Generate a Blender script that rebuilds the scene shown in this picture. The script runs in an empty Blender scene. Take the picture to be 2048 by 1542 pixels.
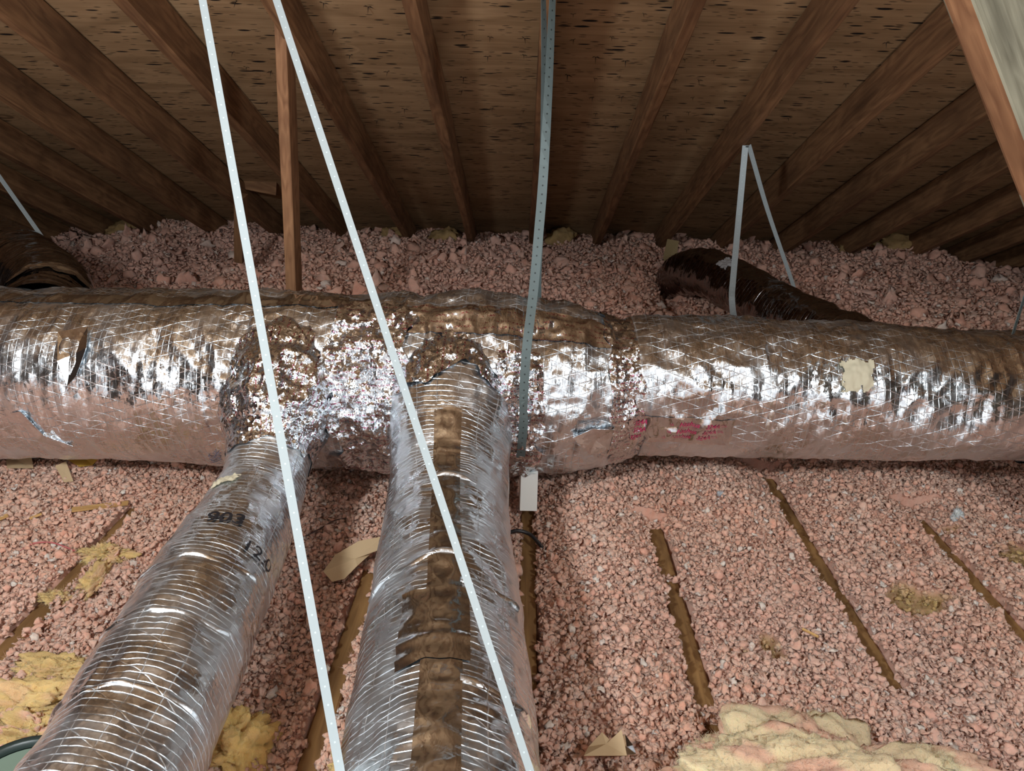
import bpy, math, random
import numpy as np
from mathutils import Vector, Matrix
random.seed(7); rng = np.random.default_rng(11)
S = bpy.context.scene
PI = math.pi
# ------------------------------------------------------------------ camera
F = 1421.0
PITCH = math.radians(22.9); ROLL = .0255; YAW = math.atan(.0145*math.cos(PITCH))
fw = Vector((-math.sin(YAW)*math.cos(PITCH), math.cos(YAW)*math.cos(PITCH), -math.sin(PITCH)))
rt = Vector((math.cos(YAW), math.sin(YAW), 0)); up = rt.cross(fw)
rt2 = rt*math.cos(ROLL)+up*math.sin(ROLL); up2 = up*math.cos(ROLL)-rt*math.sin(ROLL)
cd = bpy.data.cameras.new('camera'); cam = bpy.data.objects.new('camera', cd)
S.collection.objects.link(cam); S.camera = cam
cd.sensor_width = 36; cd.lens = F/2048*36; cd.clip_start = .02; cd.clip_end = 60
M = Matrix.Identity(4)
for i in range(3):
    M[i][0] = rt2[i]; M[i][1] = up2[i]; M[i][2] = -fw[i]
cam.matrix_world = M
cd.dof.use_dof = False
# ------------------------------------------------------------------ world, lamps, exposure
wd = bpy.data.worlds.new('attic_air'); S.world = wd; wd.use_nodes = True
wd.node_tree.nodes['Background'].inputs[0].default_value = (.5, .62, .8, 1)
wd.node_tree.nodes['Background'].inputs[1].default_value = .03
def lamp(name, loc, power, size, col):
    l = bpy.data.lights.new(name, 'POINT'); l.energy = power; l.color = col; l.shadow_soft_size = size
    o = bpy.data.objects.new(name, l); o.location = loc; S.collection.objects.link(o); return o
lamp('work_lamp', (-1.05, .05, .42), 118, .11, (.90, .965, 1.0))
lamp('second_work_lamp', (1.15, -.10, .45), 68, .11, (.90, .965, 1.0))
S.view_settings.view_transform = 'Standard'; S.view_settings.look = 'None'
S.view_settings.exposure = 0.14; S.view_settings.gamma = 1.0; S.view_settings.use_curve_mapping = False
C = S.collection.objects

# ------------------------------------------------------------------ pixel helpers used only to lay things on known planes
def ray(px, py): return fw + rt2*((px-1024)/F) - up2*((py-771)/F)
def pz(px, py, z): d = ray(px, py); return d*(z/d.z)
def pyy(px, py, y): d = ray(px, py); return d*(y/d.y)
def proof(px, py): d = ray(px, py); return d*(1.328/(d.z+.5*d.y))

# ------------------------------------------------------------------ noise
def _h(ix, iy, iz, s=0):
    n = (ix.astype(np.int64)*374761393 + iy.astype(np.int64)*668265263 + iz.astype(np.int64)*2147483647 + s*974711) & 0xffffffff
    n = ((n ^ (n >> 13))*1274126177) & 0xffffffff
    n = ((n ^ (n >> 16))*2246822519) & 0xffffffff
    return ((n ^ (n >> 15)) & 0xffffff)/float(0xffffff)
def vn(x, y, z=0., s=0):
    x, y, z = np.broadcast_arrays(np.asarray(x, float), np.asarray(y, float), np.asarray(z, float))
    ix, iy, iz = np.floor(x), np.floor(y), np.floor(z)
    fx, fy, fz = x-ix, y-iy, z-iz
    fx, fy, fz = [f*f*(3-2*f) for f in (fx, fy, fz)]
    r = 0
    for a in (0, 1):
        for b in (0, 1):
            for c in (0, 1):
                w = (fx if a else 1-fx)*(fy if b else 1-fy)*(fz if c else 1-fz)
                r = r + w*_h(ix+a, iy+b, iz+c, s)
    return r*2-1
def ridge(x, y, z=0., s=0): return 1-2*np.abs(vn(x, y, z, s))
def sstep(a, b, x): t = np.clip((x-a)/(b-a), 0, 1); return t*t*(3-2*t)

# ------------------------------------------------------------------ mesh / object helpers
def link_mesh(name, v, f, mat, parent=None, uv=None, smooth=True, col=None):
    me = bpy.data.meshes.new(name)
    v = np.asarray(v, np.float32); 
    if isinstance(f, np.ndarray):
        k = f.shape[1]; nf = len(f)
        me.vertices.add(len(v)); me.vertices.foreach_set('co', v.ravel())
        me.loops.add(nf*k); me.loops.foreach_set('vertex_index', f.astype(np.int32).ravel())
        me.polygons.add(nf); me.polygons.foreach_set('loop_start', np.arange(0, nf*k, k, dtype=np.int32))
        me.polygons.foreach_set('use_smooth', np.full(nf, smooth))
        me.update(calc_edges=True)
        if uv is not None:
            l = me.uv_layers.new(name='UVMap'); l.data.foreach_set('uv', np.asarray(uv, np.float32)[f.ravel()].ravel())
    else:
        me.from_pydata([tuple(map(float, p)) for p in v], [], f)
        for p in me.polygons: p.use_smooth = smooth
        if uv is not None:
            l = me.uv_layers.new(name='UVMap')
            for i, lo in enumerate(me.loops): l.data[i].uv = uv[lo.vertex_index]
    if col is not None:
        a = me.color_attributes.new('tint', 'FLOAT_COLOR', 'POINT')
        c4 = np.ones((len(v), 4), np.float32); c4[:, :3] = col; a.data.foreach_set('color', c4.ravel())
    me.validate(clean_customdata=False)
    me.materials.append(mat)
    o = bpy.data.objects.new(name, me); C.link(o)
    if parent: o.parent = parent
    return o
def tag(o, label=None, cat=None, group=None, kind=None):
    if label: o['label'] = label
    if cat: o['category'] = cat
    if group: o['group'] = group
    if kind: o['kind'] = kind
    return o
def empty(name, loc, label, cat, group=None):
    o = bpy.data.objects.new(name, None); C.link(o); o.location = loc; o.empty_display_size = .05
    bpy.context.view_layer.update()
    return tag(o, label, cat, group)
def adopt(ch, par):
    """parent keeping the world place (thing's empty is unrotated)"""
    ch.parent = par
    if ch.type == 'MESH' and par.type == 'EMPTY':
        ch.data.transform(Matrix.Translation(-par.location))
    return ch
def grid_faces(n, m):
    a = np.arange((n-1)*m).reshape(n-1, m)[:, :m-1].ravel()
    return np.stack([a, a+1, a+m+1, a+m], 1)

# ------------------------------------------------------------------ materials
class NT:
    def __init__(s, name):
        s.m = bpy.data.materials.new(name); s.m.use_nodes = True; s.t = s.m.node_tree
        s.b = s.t.nodes['Principled BSDF']
    def n(s, ty, **k):
        nd = s.t.nodes.new(ty)
        for a, v in k.items():
            if a.startswith('i_'):
                key = a[2:]; key = int(key) if key.isdigit() else key.replace('_', ' ')
                if isinstance(v, bpy.types.NodeSocket): s.t.links.new(v, nd.inputs[key])
                else: nd.inputs[key].default_value = v
            else: setattr(nd, a, v)
        return nd
    def math(s, op, a, b=0., c=None, clamp=False):
        nd = s.t.nodes.new('ShaderNodeMath'); nd.operation = op; nd.use_clamp = clamp
        for i, v in enumerate((a, b, c)):
            if v is None: continue
            if isinstance(v, bpy.types.NodeSocket): s.t.links.new(v, nd.inputs[i])
            else: nd.inputs[i].default_value = v
        return nd.outputs[0]
    def mix(s, fac, a, b):
        nd = s.t.nodes.new('ShaderNodeMix'); nd.data_type = 'RGBA'
        for i, v in ((0, fac), (6, a), (7, b)):
            if isinstance(v, bpy.types.NodeSocket): s.t.links.new(v, nd.inputs[i])
            else: nd.inputs[i].default_value = v if i == 0 else (*v, 1)
        return nd.outputs[2]
    def ramp(s, fac, pts):
        nd = s.t.nodes.new('ShaderNodeValToRGB'); s.t.links.new(fac, nd.inputs[0])
        e = nd.color_ramp.elements
        while len(e) < len(pts): e.new(.5)
        for q, (p, c) in zip(e, pts): q.position = p; q.color = (*c, 1) if len(c) == 3 else c
        return nd.outputs[0]
    def noise(s, vec, scale, detail=3, rough=.5, dist=0.):
        nd = s.n('ShaderNodeTexNoise', i_Scale=scale, i_Detail=detail, i_Roughness=rough, i_Distortion=dist)
        s.t.links.new(vec, nd.inputs['Vector']); return nd.outputs[0]
    def mapv(s, vec, scale=(1, 1, 1), rot=(0, 0, 0), loc=(0, 0, 0)):
        nd = s.n('ShaderNodeMapping', i_Scale=scale, i_Rotation=rot, i_Location=loc); s.t.links.new(vec, nd.inputs[0]); return nd.outputs[0]
    def vmath(s, op, a, b=None):
        nd = s.t.nodes.new('ShaderNodeVectorMath'); nd.operation = op
        for i, v in enumerate((a, b)):
            if v is None: continue
            if isinstance(v, bpy.types.NodeSocket): s.t.links.new(v, nd.inputs[i])
            else: nd.inputs[i].default_value = v
        return nd.outputs[0]
    def set(s, **k):
        for a, v in k.items():
            key = a.replace('_', ' ')
            if isinstance(v, bpy.types.NodeSocket): s.t.links.new(v, s.b.inputs[key])
            else: s.b.inputs[key].default_value = (*v, 1) if isinstance(v, tuple) and len(v) == 3 and 'Radius' not in key else v
        return s.m
    def bump(s, h, strength, dist, normal=None):
        nd = s.n('ShaderNodeBump', i_Strength=strength, i_Distance=dist); s.t.links.new(h, nd.inputs['Height'])
        if normal is not None: s.t.links.new(normal, nd.inputs['Normal'])
        return nd.outputs[0]

def simple(name, col, rough=.6, metal=0.):
    t = NT(name); return t.set(Base_Color=col, Roughness=rough, Metallic=metal)

def wood(name, light, dark, scale=1., rough=.75, knots=True):
    t = NT(name); co = t.n('ShaderNodeTexCoord').outputs['Object']; rnd = t.n('ShaderNodeObjectInfo').outputs['Random']
    off = t.vmath('SCALE', (7.3, 5.1, 9.7)); nd = off.node; t.t.links.new(rnd, nd.inputs['Scale']); nd.inputs['Scale'].default_value = 1
    v = t.vmath('ADD', co, off)
    warp = t.noise(t.mapv(v, (2*scale, 9*scale, 9*scale)), 1, 3)
    gr = t.noise(t.mapv(v, (1.8*scale, 60*scale, 60*scale)), 1, 4, .6, .6)
    ring = t.math('FRACT', t.math('ADD', t.math('MULTIPLY', warp, 9.), t.math('MULTIPLY', gr, .8)))
    ring = t.math('ABSOLUTE', t.math('SUBTRACT', ring, .5))
    f = t.math('ADD', t.math('MULTIPLY', gr, .8), t.math('MULTIPLY', ring, .55))
    big = t.noise(t.mapv(v, (3, 8, 8)), 1, 3)
    c = t.mix(t.ramp(f, [(.25, (0, 0, 0)), (.8, (1, 1, 1))]), dark, light)
    c = t.mix(t.math('MULTIPLY', t.ramp(big, [(.45, (0, 0, 0)), (.75, (1, 1, 1))]), .65), c, tuple(x*.45 for x in dark))
    return t.set(Base_Color=c, Roughness=rough, Normal=t.bump(f, .35, .002), Specular_IOR_Level=.25)

def plywood():
    t = NT('old_plywood'); co = t.n('ShaderNodeTexCoord').outputs['Object']      # x along the eave, y up the slope, metres
    warp = t.noise(t.mapv(co, (1.2, 5, 1)), 1, 3)
    knot = t.n('ShaderNodeTexVoronoi', feature='F1', i_Scale=1.0); t.t.links.new(t.mapv(co, (2.3, 5.0, 1)), knot.inputs['Vector'])
    kd = knot.outputs['Distance']
    kr = t.ramp(kd, [(.06, (1, 1, 1)), (.22, (0, 0, 0))])
    fl = t.math('ADD', t.math('MULTIPLY', warp, 5.), t.math('MULTIPLY', t.math('MULTIPLY', kd, kr), 9.))
    fl = t.math('ADD', fl, t.math('MULTIPLY', kr, 1.3))
    ring = t.math('ABSOLUTE', t.math('SUBTRACT', t.math('FRACT', fl), .5))
    gr = t.noise(t.mapv(co, (3.5, 95, 1)), 1, 4, .6, .4)
    f = t.math('ADD', t.math('MULTIPLY', gr, .75), t.math('MULTIPLY', ring, .6))
    c = t.mix(t.ramp(f, [(.3, (0, 0, 0)), (.75, (1, 1, 1))]), (.24, .145, .072), (.42, .27, .145))
    blot = t.noise(t.mapv(co, (1.5, 2.5, 1)), 1, 3)
    c = t.mix(t.math('MULTIPLY', t.ramp(blot, [(.4, (0, 0, 0)), (.7, (1, 1, 1))]), .45), c, (.33, .20, .10))
    edge = t.math('MULTIPLY', t.ramp(kd, [(.0, (0, 0, 0)), (.10, (1, 1, 1)), (.13, (0, 0, 0))]), .75)
    sel = t.math('GREATER_THAN', t.n('ShaderNodeSeparateColor', i_0=knot.outputs['Color']).outputs[0], .35)
    c = t.mix(t.math('MULTIPLY', edge, sel), c, (.07, .035, .018))
    # spindle shaped splits in the face veneer
    tot = None
    for sc, thr, lo in (((6.3, 29, 1), .19, .62), ((9, 55, 1), .22, .5), ((4.2, 30, 1), .15, .70), ((17, 150, 1), .25, .5)):
        v = t.n('ShaderNodeTexVoronoi', feature='F1', i_Scale=1.0)
        vv = t.vmath('ADD', t.mapv(co, sc, loc=(sc[0]*.37, sc[0]*.11, 0)), t.vmath('SCALE', t.n('ShaderNodeTexNoise', i_Scale=14.0).outputs[1]))
        vv.node.inputs[1].links[0].from_node.inputs['Scale'].default_value = .15
        t.t.links.new(vv, v.inputs['Vector'])
        pick = t.math('GREATER_THAN', t.n('ShaderNodeSeparateColor', i_0=v.outputs['Color']).outputs[1], lo)
        k = t.math('MULTIPLY', t.math('SUBTRACT', 1., t.math('DIVIDE', v.outputs['Distance'], thr), clamp=True), pick)
        k = t.math('MULTIPLY', k, 3.6, clamp=True)
        tot = k if tot is None else t.math('MAXIMUM', tot, k)
    c = t.mix(tot, c, (.012, .010, .010))
    h = t.math('SUBTRACT', t.math('MULTIPLY', f, .4), t.math('MULTIPLY', tot, 1.5))
    return t.set(Base_Color=c, Roughness=.8, Normal=t.bump(h, .5, .002), Specular_IOR_Level=.15)

def foil(name, lines=(), tilt=.16, rough=.2, col=(.77, .82, .86), wr=1.0, milky=.0, wobble=.012, cell=70., printed=False, aniso=(1, 1)):
    """lines: (du, dv, period, strength) families of reinforcement thread seen through the foil; UV is in metres"""
    t = NT(name); uv = t.n('ShaderNodeTexCoord').outputs['UV']
    obj = t.n('ShaderNodeNewGeometry').outputs['Position']
    sx = t.n('ShaderNodeSeparateXYZ', i_0=uv)
    dis = t.n('ShaderNodeTexNoise', i_Scale=9.0, i_Detail=3.0); t.t.links.new(uv, dis.inputs['Vector'])
    wob = t.math('MULTIPLY', t.math('SUBTRACT', dis.outputs[0], .5), wobble)
    # facets: every crumple cell leans its own way
    N = t.n('ShaderNodeNewGeometry').outputs['Normal']
    nrm = N
    for sc, k in ((cell, tilt), (cell*2.6, tilt*.6)):
        vv = t.vmath('ADD', t.mapv(obj, (sc*aniso[0], sc*aniso[1], sc*aniso[1])), t.vmath('SCALE', t.n('ShaderNodeTexNoise', i_Scale=sc*.5, i_Vector=obj).outputs[1]))
        vv.node.inputs[1].links[0].from_node.inputs['Scale'].default_value = 1.6
        vo = t.n('ShaderNodeTexVoronoi', feature='F1', i_Scale=1.0, i_Vector=vv)
        d = t.vmath('SUBTRACT', vo.outputs['Color'], (.5, .5, .5))
        d = t.vmath('SCALE', d); d.node.inputs['Scale'].default_value = k*2
        nrm = t.vmath('ADD', nrm, d)
    nrm = t.vmath('NORMALIZE', nrm)
    h = t.math('MULTIPLY', t.noise(obj, 55, 5, .6), .9*wr)
    rg = t.noise(t.mapv(obj, (26*aniso[0], 26, 26)), 1, 4, .55, .8)
    h = t.math('ADD', h, t.math('MULTIPLY', t.math('ABSOLUTE', t.math('SUBTRACT', rg, .5)), -3.0*wr))
    base = col
    tot = None
    for du, dv, per, st in lines:
        q = t.math('ADD', t.math('MULTIPLY', sx.outputs[0], du), t.math('MULTIPLY', sx.outputs[1], dv))
        q = t.math('ADD', q, wob)
        q = t.math('ABSOLUTE', t.math('SUBTRACT', t.math('FRACT', t.math('DIVIDE', q, per)), .5))
        w = .0015/per
        ln = t.math('SUBTRACT', 1., t.math('DIVIDE', q, w), clamp=True)
        brk = t.math('MULTIPLY', t.noise(obj, 120, 2), t.ramp(t.noise(obj, 17, 2), [(.36, (.25, .25, .25)), (.6, (1.25, 1.25, 1.25))])); ln = t.math('MULTIPLY', ln, t.math('MULTIPLY', brk, 1.8*st))
        tot = ln if tot is None else t.math('MAXIMUM', tot, ln)
    if tot is not None: h = t.math('ADD', h, t.math('MULTIPLY', tot, 1.3))
    if printed:
        # rows of magenta maker's print
        pu = t.mapv(uv, (95, 520, 1)); row = t.math('FRACT', t.math('DIVIDE', t.math('ADD', sx.outputs[1], t.math('MULTIPLY', wob, 1.5)), .016))
        rm = t.math('LESS_THAN', row, .30)
        pr = t.math('MULTIPLY', rm, t.math('GREATER_THAN', t.noise(t.mapv(uv, (260, 300, 1)), 1, 1), .52))
        blk = t.math('GREATER_THAN', t.noise(t.mapv(uv, (22, 45, 1)), 1, 2), .47)
        base = t.mix(t.math('MULTIPLY', t.math('MULTIPLY', pr, blk), .85), col, (.42, .03, .13))
    t.set(Base_Color=base, Metallic=1.0, Roughness=rough)
    rr = t.math('ADD', rough-.05, t.math('MULTIPLY', t.noise(obj, 30, 3), .14))
    if tot is not None: rr = t.math('ADD', rr, t.math('MULTIPLY', tot, .3))
    if milky: rr = t.math('ADD', rr, t.math('MULTIPLY', t.ramp(t.noise(t.mapv(obj, (1, 1, 1)), 6.5, 4, .6, .5), [(.42, (0, 0, 0)), (.62, (1, 1, 1))]), milky))
    t.set(Roughness=rr)
    return t.set(Normal=t.bump(h, .55, .0011, nrm))

def insul():
    t = NT('loose_fibreglass'); co = t.n('ShaderNodeTexCoord').outputs['Object']
    a = t.n('ShaderNodeAttribute', attribute_name='tint').outputs['Color']
    n1 = t.noise(co, 420, 4, .7); n2 = t.noise(co, 60, 3)
    c = t.n('ShaderNodeHueSaturation', i_Color=a, i_Value=1.0, i_Saturation=1.0)
    v = t.math('ADD', t.math('MULTIPLY', n1, .35), t.math('ADD', t.math('MULTIPLY', n2, .35), .68)); t.t.links.new(v, c.inputs['Value'])
    h = t.math('ADD', n1, t.math('MULTIPLY', n2, .7))
    return t.set(Base_Color=c.outputs[0], Roughness=1.0, Specular_IOR_Level=.0, Normal=t.bump(h, .9, .004), Subsurface_Weight=.55, Subsurface_Radius=(1., .7, .55), Subsurface_Scale=.006)

M_raf = wood('stained_rafter_wood', (.30, .155, .072), (.13, .060, .028))
M_joi = wood('old_joist_wood', (.31, .175, .065), (.15, .075, .028))
M_post = wood('post_wood', (.36, .185, .09), (.17, .075, .035), 1.3)
M_grey = wood('grey_weathered_wood', (.36, .34, .25), (.20, .185, .13), 1.2, .9)
M_ply = plywood()
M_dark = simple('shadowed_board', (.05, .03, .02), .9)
M_gyp = simple('plasterboard_back', (.35, .30, .24), .95)
M_main = foil('scrim_foil_main', ((1, 0, .017, .7), (.30, 1, .030, 1.), (-.30, 1, .030, 1.)), .12, .20, milky=.16, cell=60, wr=.6, aniso=(1.3, .8))
M_branch = foil('scrim_foil_branch', ((1, .06, .0135, 1.2), (.0, 1, .05, .7), (.9, .55, .062, .5)), .08, .20, cell=70, wr=.8, milky=.20, wobble=.022)
M_rear = foil('dark_film_foil', ((1, 0, .02, .9),), .11, .12, col=(.28, .26, .26), cell=30, wr=.7)
M_tape = foil('smooth_foil_tape', (), .05, .13, cell=45, wr=.35)
M_tapeP = foil('crumpled_printed_tape', (), .32, .18, cell=105, wr=1.5, printed=True)
M_tapeQ = foil('printed_tape', (), .10, .14, cell=50, wr=.8, printed=True)
M_ins = insul()
def strapmat(name, col, rough, metal, per, dot, dk=.18):
    t = NT(name); uv = t.n('ShaderNodeTexCoord').outputs['UV']; s = t.n('ShaderNodeSeparateXYZ', i_0=uv)
    u = t.math('SUBTRACT', t.math('FRACT', t.math('DIVIDE', s.outputs[0], per)), .5)
    u = t.math('MULTIPLY', u, per); v = s.outputs[1]
    d = t.math('SQRT', t.math('ADD', t.math('MULTIPLY', u, u), t.math('MULTIPLY', v, v)))
    f = t.math('LESS_THAN', d, dot)
    c = t.mix(f, col, tuple(x*dk for x in col))
    return t.set(Base_Color=c, Roughness=rough, Metallic=metal)
M_strap = strapmat('white_hanger_strap', (.40, .46, .475), .45, 0., .026, .0014, 1.45)
M_steel = strapmat('perforated_steel_strap', (.11, .145, .145), .45, .2, .022, .0022)
M_print = simple('magenta_print', (.40, .03, .09), .4)
M_ink = simple('black_marker_ink', (.012, .012, .016), .4)
M_inkb = simple('blue_grey_stamp', (.16, .17, .24), .4)
M_white = simple('white_foam', (.88, .90, .85), .8)
M_blk = simple('black_cable_sheath', (.012, .012, .014), .35)
M_rust = simple('dark_twig', (.05, .025, .02), .8)
M_pinkw = simple('red_fibre', (.45, .12, .12), .7)
M_kraft = simple('kraft_paper', (.52, .38, .22), .7)
M_ykraft = simple('yellowed_paper', (.55, .34, .06), .6)
M_split = wood('pale_splinter', (.70, .45, .18), (.45, .25, .09), 2.)
M_nail = simple('dark_nail', (.02, .018, .018), .5, .6)
M_green = simple('dark_green_plastic', (.02, .035, .032), .4)
M_lid = simple('sage_lid', (.16, .22, .17), .6)
M_tan = simple('torn_tan_facing', (.60, .55, .40), .8)

# ------------------------------------------------------------------ boards
def board(name, p0, p1, w, d, side=Vector((1, 0, 0)), mat=None, wear=.0015, n=24):
    """p0->p1 centreline, w across `side`, d across the third axis; own local frame with x along the length"""
    p0, p1 = Vector(p0), Vector(p1); X = (p1-p0); L = X.length; X.normalize()
    Y = (side-X*side.dot(X)).normalized(); Z = X.cross(Y)
    prof = []; b = min(w, d)*.07
    for sx, sy in ((1, 1), (-1, 1), (-1, -1), (1, -1)):
        cx, cy = sx*w/2, sy*d/2
        pr = [(cx, cy-sy*b), (cx-sx*b, cy)]
        if sx*sy < 0: pr.reverse()
        prof += pr
    prof = np.array(prof)
    xs = np.linspace(0, L, n); vs = []
    sd = random.random()*90
    for i, x in enumerate(xs):
        j = np.stack([vn(x*3, np.arange(8)*1.3+sd, 0), vn(x*3, np.arange(8)*1.3+sd, 7)], 1)*wear
        q = prof+j
        vs.append(np.column_stack([np.full(8, x), q]))
    v = np.concatenate(vs); f = []
    for i in range(n-1):
        for k in range(8):
            a = i*8+k; b2 = i*8+(k+1) % 8; f.append((a, b2, b2+8, a+8))
    f.append(tuple(range(7, -1, -1))); f.append(tuple(range((n-1)*8, n*8)))
    o = link_mesh(name, v, f, mat, smooth=False)
    m = Matrix.Identity(4)
    for i in range(3): m[i][0] = X[i]; m[i][1] = Y[i]; m[i][2] = Z[i]; m[i][3] = p0[i]
    o.matrix_world = m
    return o

RIDGE_Y = -.75
def under(y): return 1.328-.5*y
nrm_r = Vector((0, .5, 1)).normalized(); RD = .14
cx = {k: v for k, v in zip(range(-3, 4), (-1.178, -.748, -.347, .045, .455, .862, 1.252))}
for k in range(-9, -3): cx[k] = -1.178+.406*(k+3)
for k in range(4, 10): cx[k] = 1.252+.406*(k-3)
place = {-9: 'outermost rafter in the dark far left corner', -8: 'second rafter from the far left corner, deep in the dark', -7: 'third rafter from the far left corner',
 -6: 'dim brown rafter just above the far left strap', -5: 'brown rafter meeting the left edge of the photo lowest but clearly lit', -4: 'brown rafter starting at the top left corner of the photo',
 -3: 'brown rafter with pale chipped edge, next right of the one in the top left corner', -2: 'brown rafter the slanting post is fixed to', -1: 'brown rafter right of the one with the post',
 0: 'rafter above the grey perforated strap, its edge orange between the two strap runs', 1: 'brown rafter just right of the grey perforated strap, with a twist in its face', 2: 'rafter that carries the white V shaped strap at the right rear',
 3: 'rafter next right of the one with the white V strap, reaching behind the leaning brace', 4: 'second rafter right of the white V strap', 5: 'third rafter right of the white V strap', 6: 'fourth rafter right of the white V strap, low behind the brace',
 7: 'fifth rafter right of the white V strap, nearly lost in shade', 8: 'sixth rafter right of the white V strap', 9: 'last rafter in the dark right corner'}
for k in range(-9, 10):
    y0, y1 = RIDGE_Y, 5.3
    c0 = Vector((cx[k], y0, under(y0)))+nrm_r*RD/2; c1 = Vector((cx[k], y1, under(y1)))+nrm_r*RD/2
    tw = .012 if k == 1 else 0
    o = board('rafter', c0, c1, .041, RD, Vector((1, 0, tw)), M_raf, wear=.003, n=50)
    tag(o, place[k], 'rafter', 'roof rafters under the plywood')
# sheathing: two slopes
SH = RD+.006
def slope_sheet(name, y0, y1, sgn):
    L = abs(y1-y0)*math.sqrt(1.25)
    v = [(-4.4, 0, 0), (4.4, 0, 0), (4.4, L, 0), (-4.4, L, 0), (-4.4, 0, .018), (4.4, 0, .018), (4.4, L, .018), (-4.4, L, .018)]
    f = [(3, 2, 1, 0), (4, 5, 6, 7), (0, 1, 5, 4), (1, 2, 6, 5), (2, 3, 7, 6), (3, 0, 4, 7)]
    o = link_mesh(name, v, f, M_ply, smooth=False)
    return o
ceil = slope_sheet('ceiling', RIDGE_Y, 5.5, 1)
mm = Matrix.Identity(4); Yv = Vector((0, 1, -.5)).normalized()
org = Vector((0, RIDGE_Y, under(RIDGE_Y)))+nrm_r*SH
for i in range(3): mm[i][0] = (1, 0, 0)[i]; mm[i][1] = Yv[i]; mm[i][2] = nrm_r[i]; mm[i][3] = org[i]
ceil.matrix_world = mm
tag(ceil, 'brown plywood roof sheathing with dark splits and nail tips', kind='structure')
c2 = slope_sheet('ceiling_rear', RIDGE_Y, -6, -1)
m2 = Matrix.Identity(4); Y2 = Vector((0, -1, -.5)).normalized(); n2 = Vector((0, -.5, 1)).normalized()
for i in range(3): m2[i][0] = (-1, 0, 0)[i]; m2[i][1] = Y2[i]; m2[i][2] = n2[i]; m2[i][3] = org[i]
c2.matrix_world = m2; tag(c2, kind='structure')
# nail tips coming through the sheathing (parts of it)
def nail_mesh():
    v = []; f = []
    def spike(a, b, w):
        a, b = Vector(a), Vector(b); d = (b-a).normalized(); s = d.orthogonal().normalized(); t = d.cross(s); k = len(v)
        for q in range(3): ang = q*2*PI/3; v.append(a+(s*math.cos(ang)+t*math.sin(ang))*w)
        v.append(b); f.extend([(k, k+1, k+3), (k+1, k+2, k+3), (k+2, k, k+3)])
    spike((0, 0, .002), (0, -.003, -.020), .0016)
    spike((.002, 0, .001), (.012, -.010, -.006), .0020)
    spike((-.002, 0, .001), (-.012, -.008, -.005), .0018)
    return v, f
nv, nf = nail_mesh(); nm0 = link_mesh('nail_tip', nv, nf, M_nail, ceil, smooth=False)
cnt = 0; first = True
rows = [1.12+.148*i for i in range(40)]
spots = []
for i, L in enumerate([3.05+.14*j for j in range(11)]):
    for k in range(-3, 4):
        for q in range(3):
            x = (cx[k]+cx.get(k+1, cx[k]+.4))/2+(q-1)*.10+random.uniform(-.03, .03)
            if random.random() < .52: spots.append((x, L+random.uniform(-.02, .02)))
random.shuffle(spots)
for x, L in spots[:98]:
    o = nm0 if first else nm0.copy()
    if not first: C.link(o)
    first = False
    o.location = (x, L, 0); o.rotation_euler = (random.uniform(-.2, .2), 0, random.uniform(-.6, .6)); s = random.uniform(.8, 1.4); o.scale = (s, s, s)

# gable end sides (dark, far left and right) and an added reflector panel behind the camera
def panel(name, v, mat):
    return tag(link_mesh(name, v, [(0, 1, 2, 3)], mat, smooth=False), kind='structure')
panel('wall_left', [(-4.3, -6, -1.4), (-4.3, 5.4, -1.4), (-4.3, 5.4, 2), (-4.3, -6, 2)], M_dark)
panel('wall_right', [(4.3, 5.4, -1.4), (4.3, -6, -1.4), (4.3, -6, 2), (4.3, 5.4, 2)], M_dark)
tag(link_mesh('wall_added_reflector', [(-2.6, -1.7, -1.3), (2.6, -1.7, -1.3), (2.6, -1.7, 1.0), (-2.6, -1.7, 1.0)], [(3, 2, 1, 0)], simple('pale_reflector', (.78, .82, .86), .8), smooth=False), kind='structure')  # unseen pale panel, added to give the foil a cool bright reflection
fl = link_mesh('floor', [(-4.3, -6, -1.36), (4.3, -6, -1.36), (4.3, 5.5, -1.36), (-4.3, 5.5, -1.36)], [(0, 1, 2, 3)], M_gyp, smooth=False); tag(fl, 'plasterboard back below the insulation', kind='structure')

# ------------------------------------------------------------------ joists
JX = {-3: -1.155, -2: -.775, -1: -.385, 0: .035, 1: .415, 2: .845, 3: 1.240}
JR = {-3: (.7, 1.80), -1: (.7, 1.55), 0: (.7, 1.90), 1: (1.03, 1.78), 2: (1.20, 2.10), 3: (.9, 1.90)}
jl = {-3: 'brown joist strip running to the lower left corner beside the yellow tufts', -1: 'brown joist strip between the two foil branch ducts', 0: 'brown joist strip right beside the wide branch duct, under the white foam block',
      1: 'exposed joist strip, second to the right of the wide branch duct, in the middle foreground', 2: 'long exposed joist strip in the middle of the pink fill at right', 3: 'exposed joist strip furthest right, by the white tuft', -2: 'joist hidden in the fill beneath the narrow branch duct'}
for k, x in JX.items():
    o = board('ceiling_joist', (x, -1.0, -1.21-.07), (x, 4.9, -1.21-.07), .045, .14, Vector((1, 0, 0)), M_joi, wear=.002, n=60)
    tag(o, jl[k], 'joist', 'ceiling joists in the pink fill')

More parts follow.
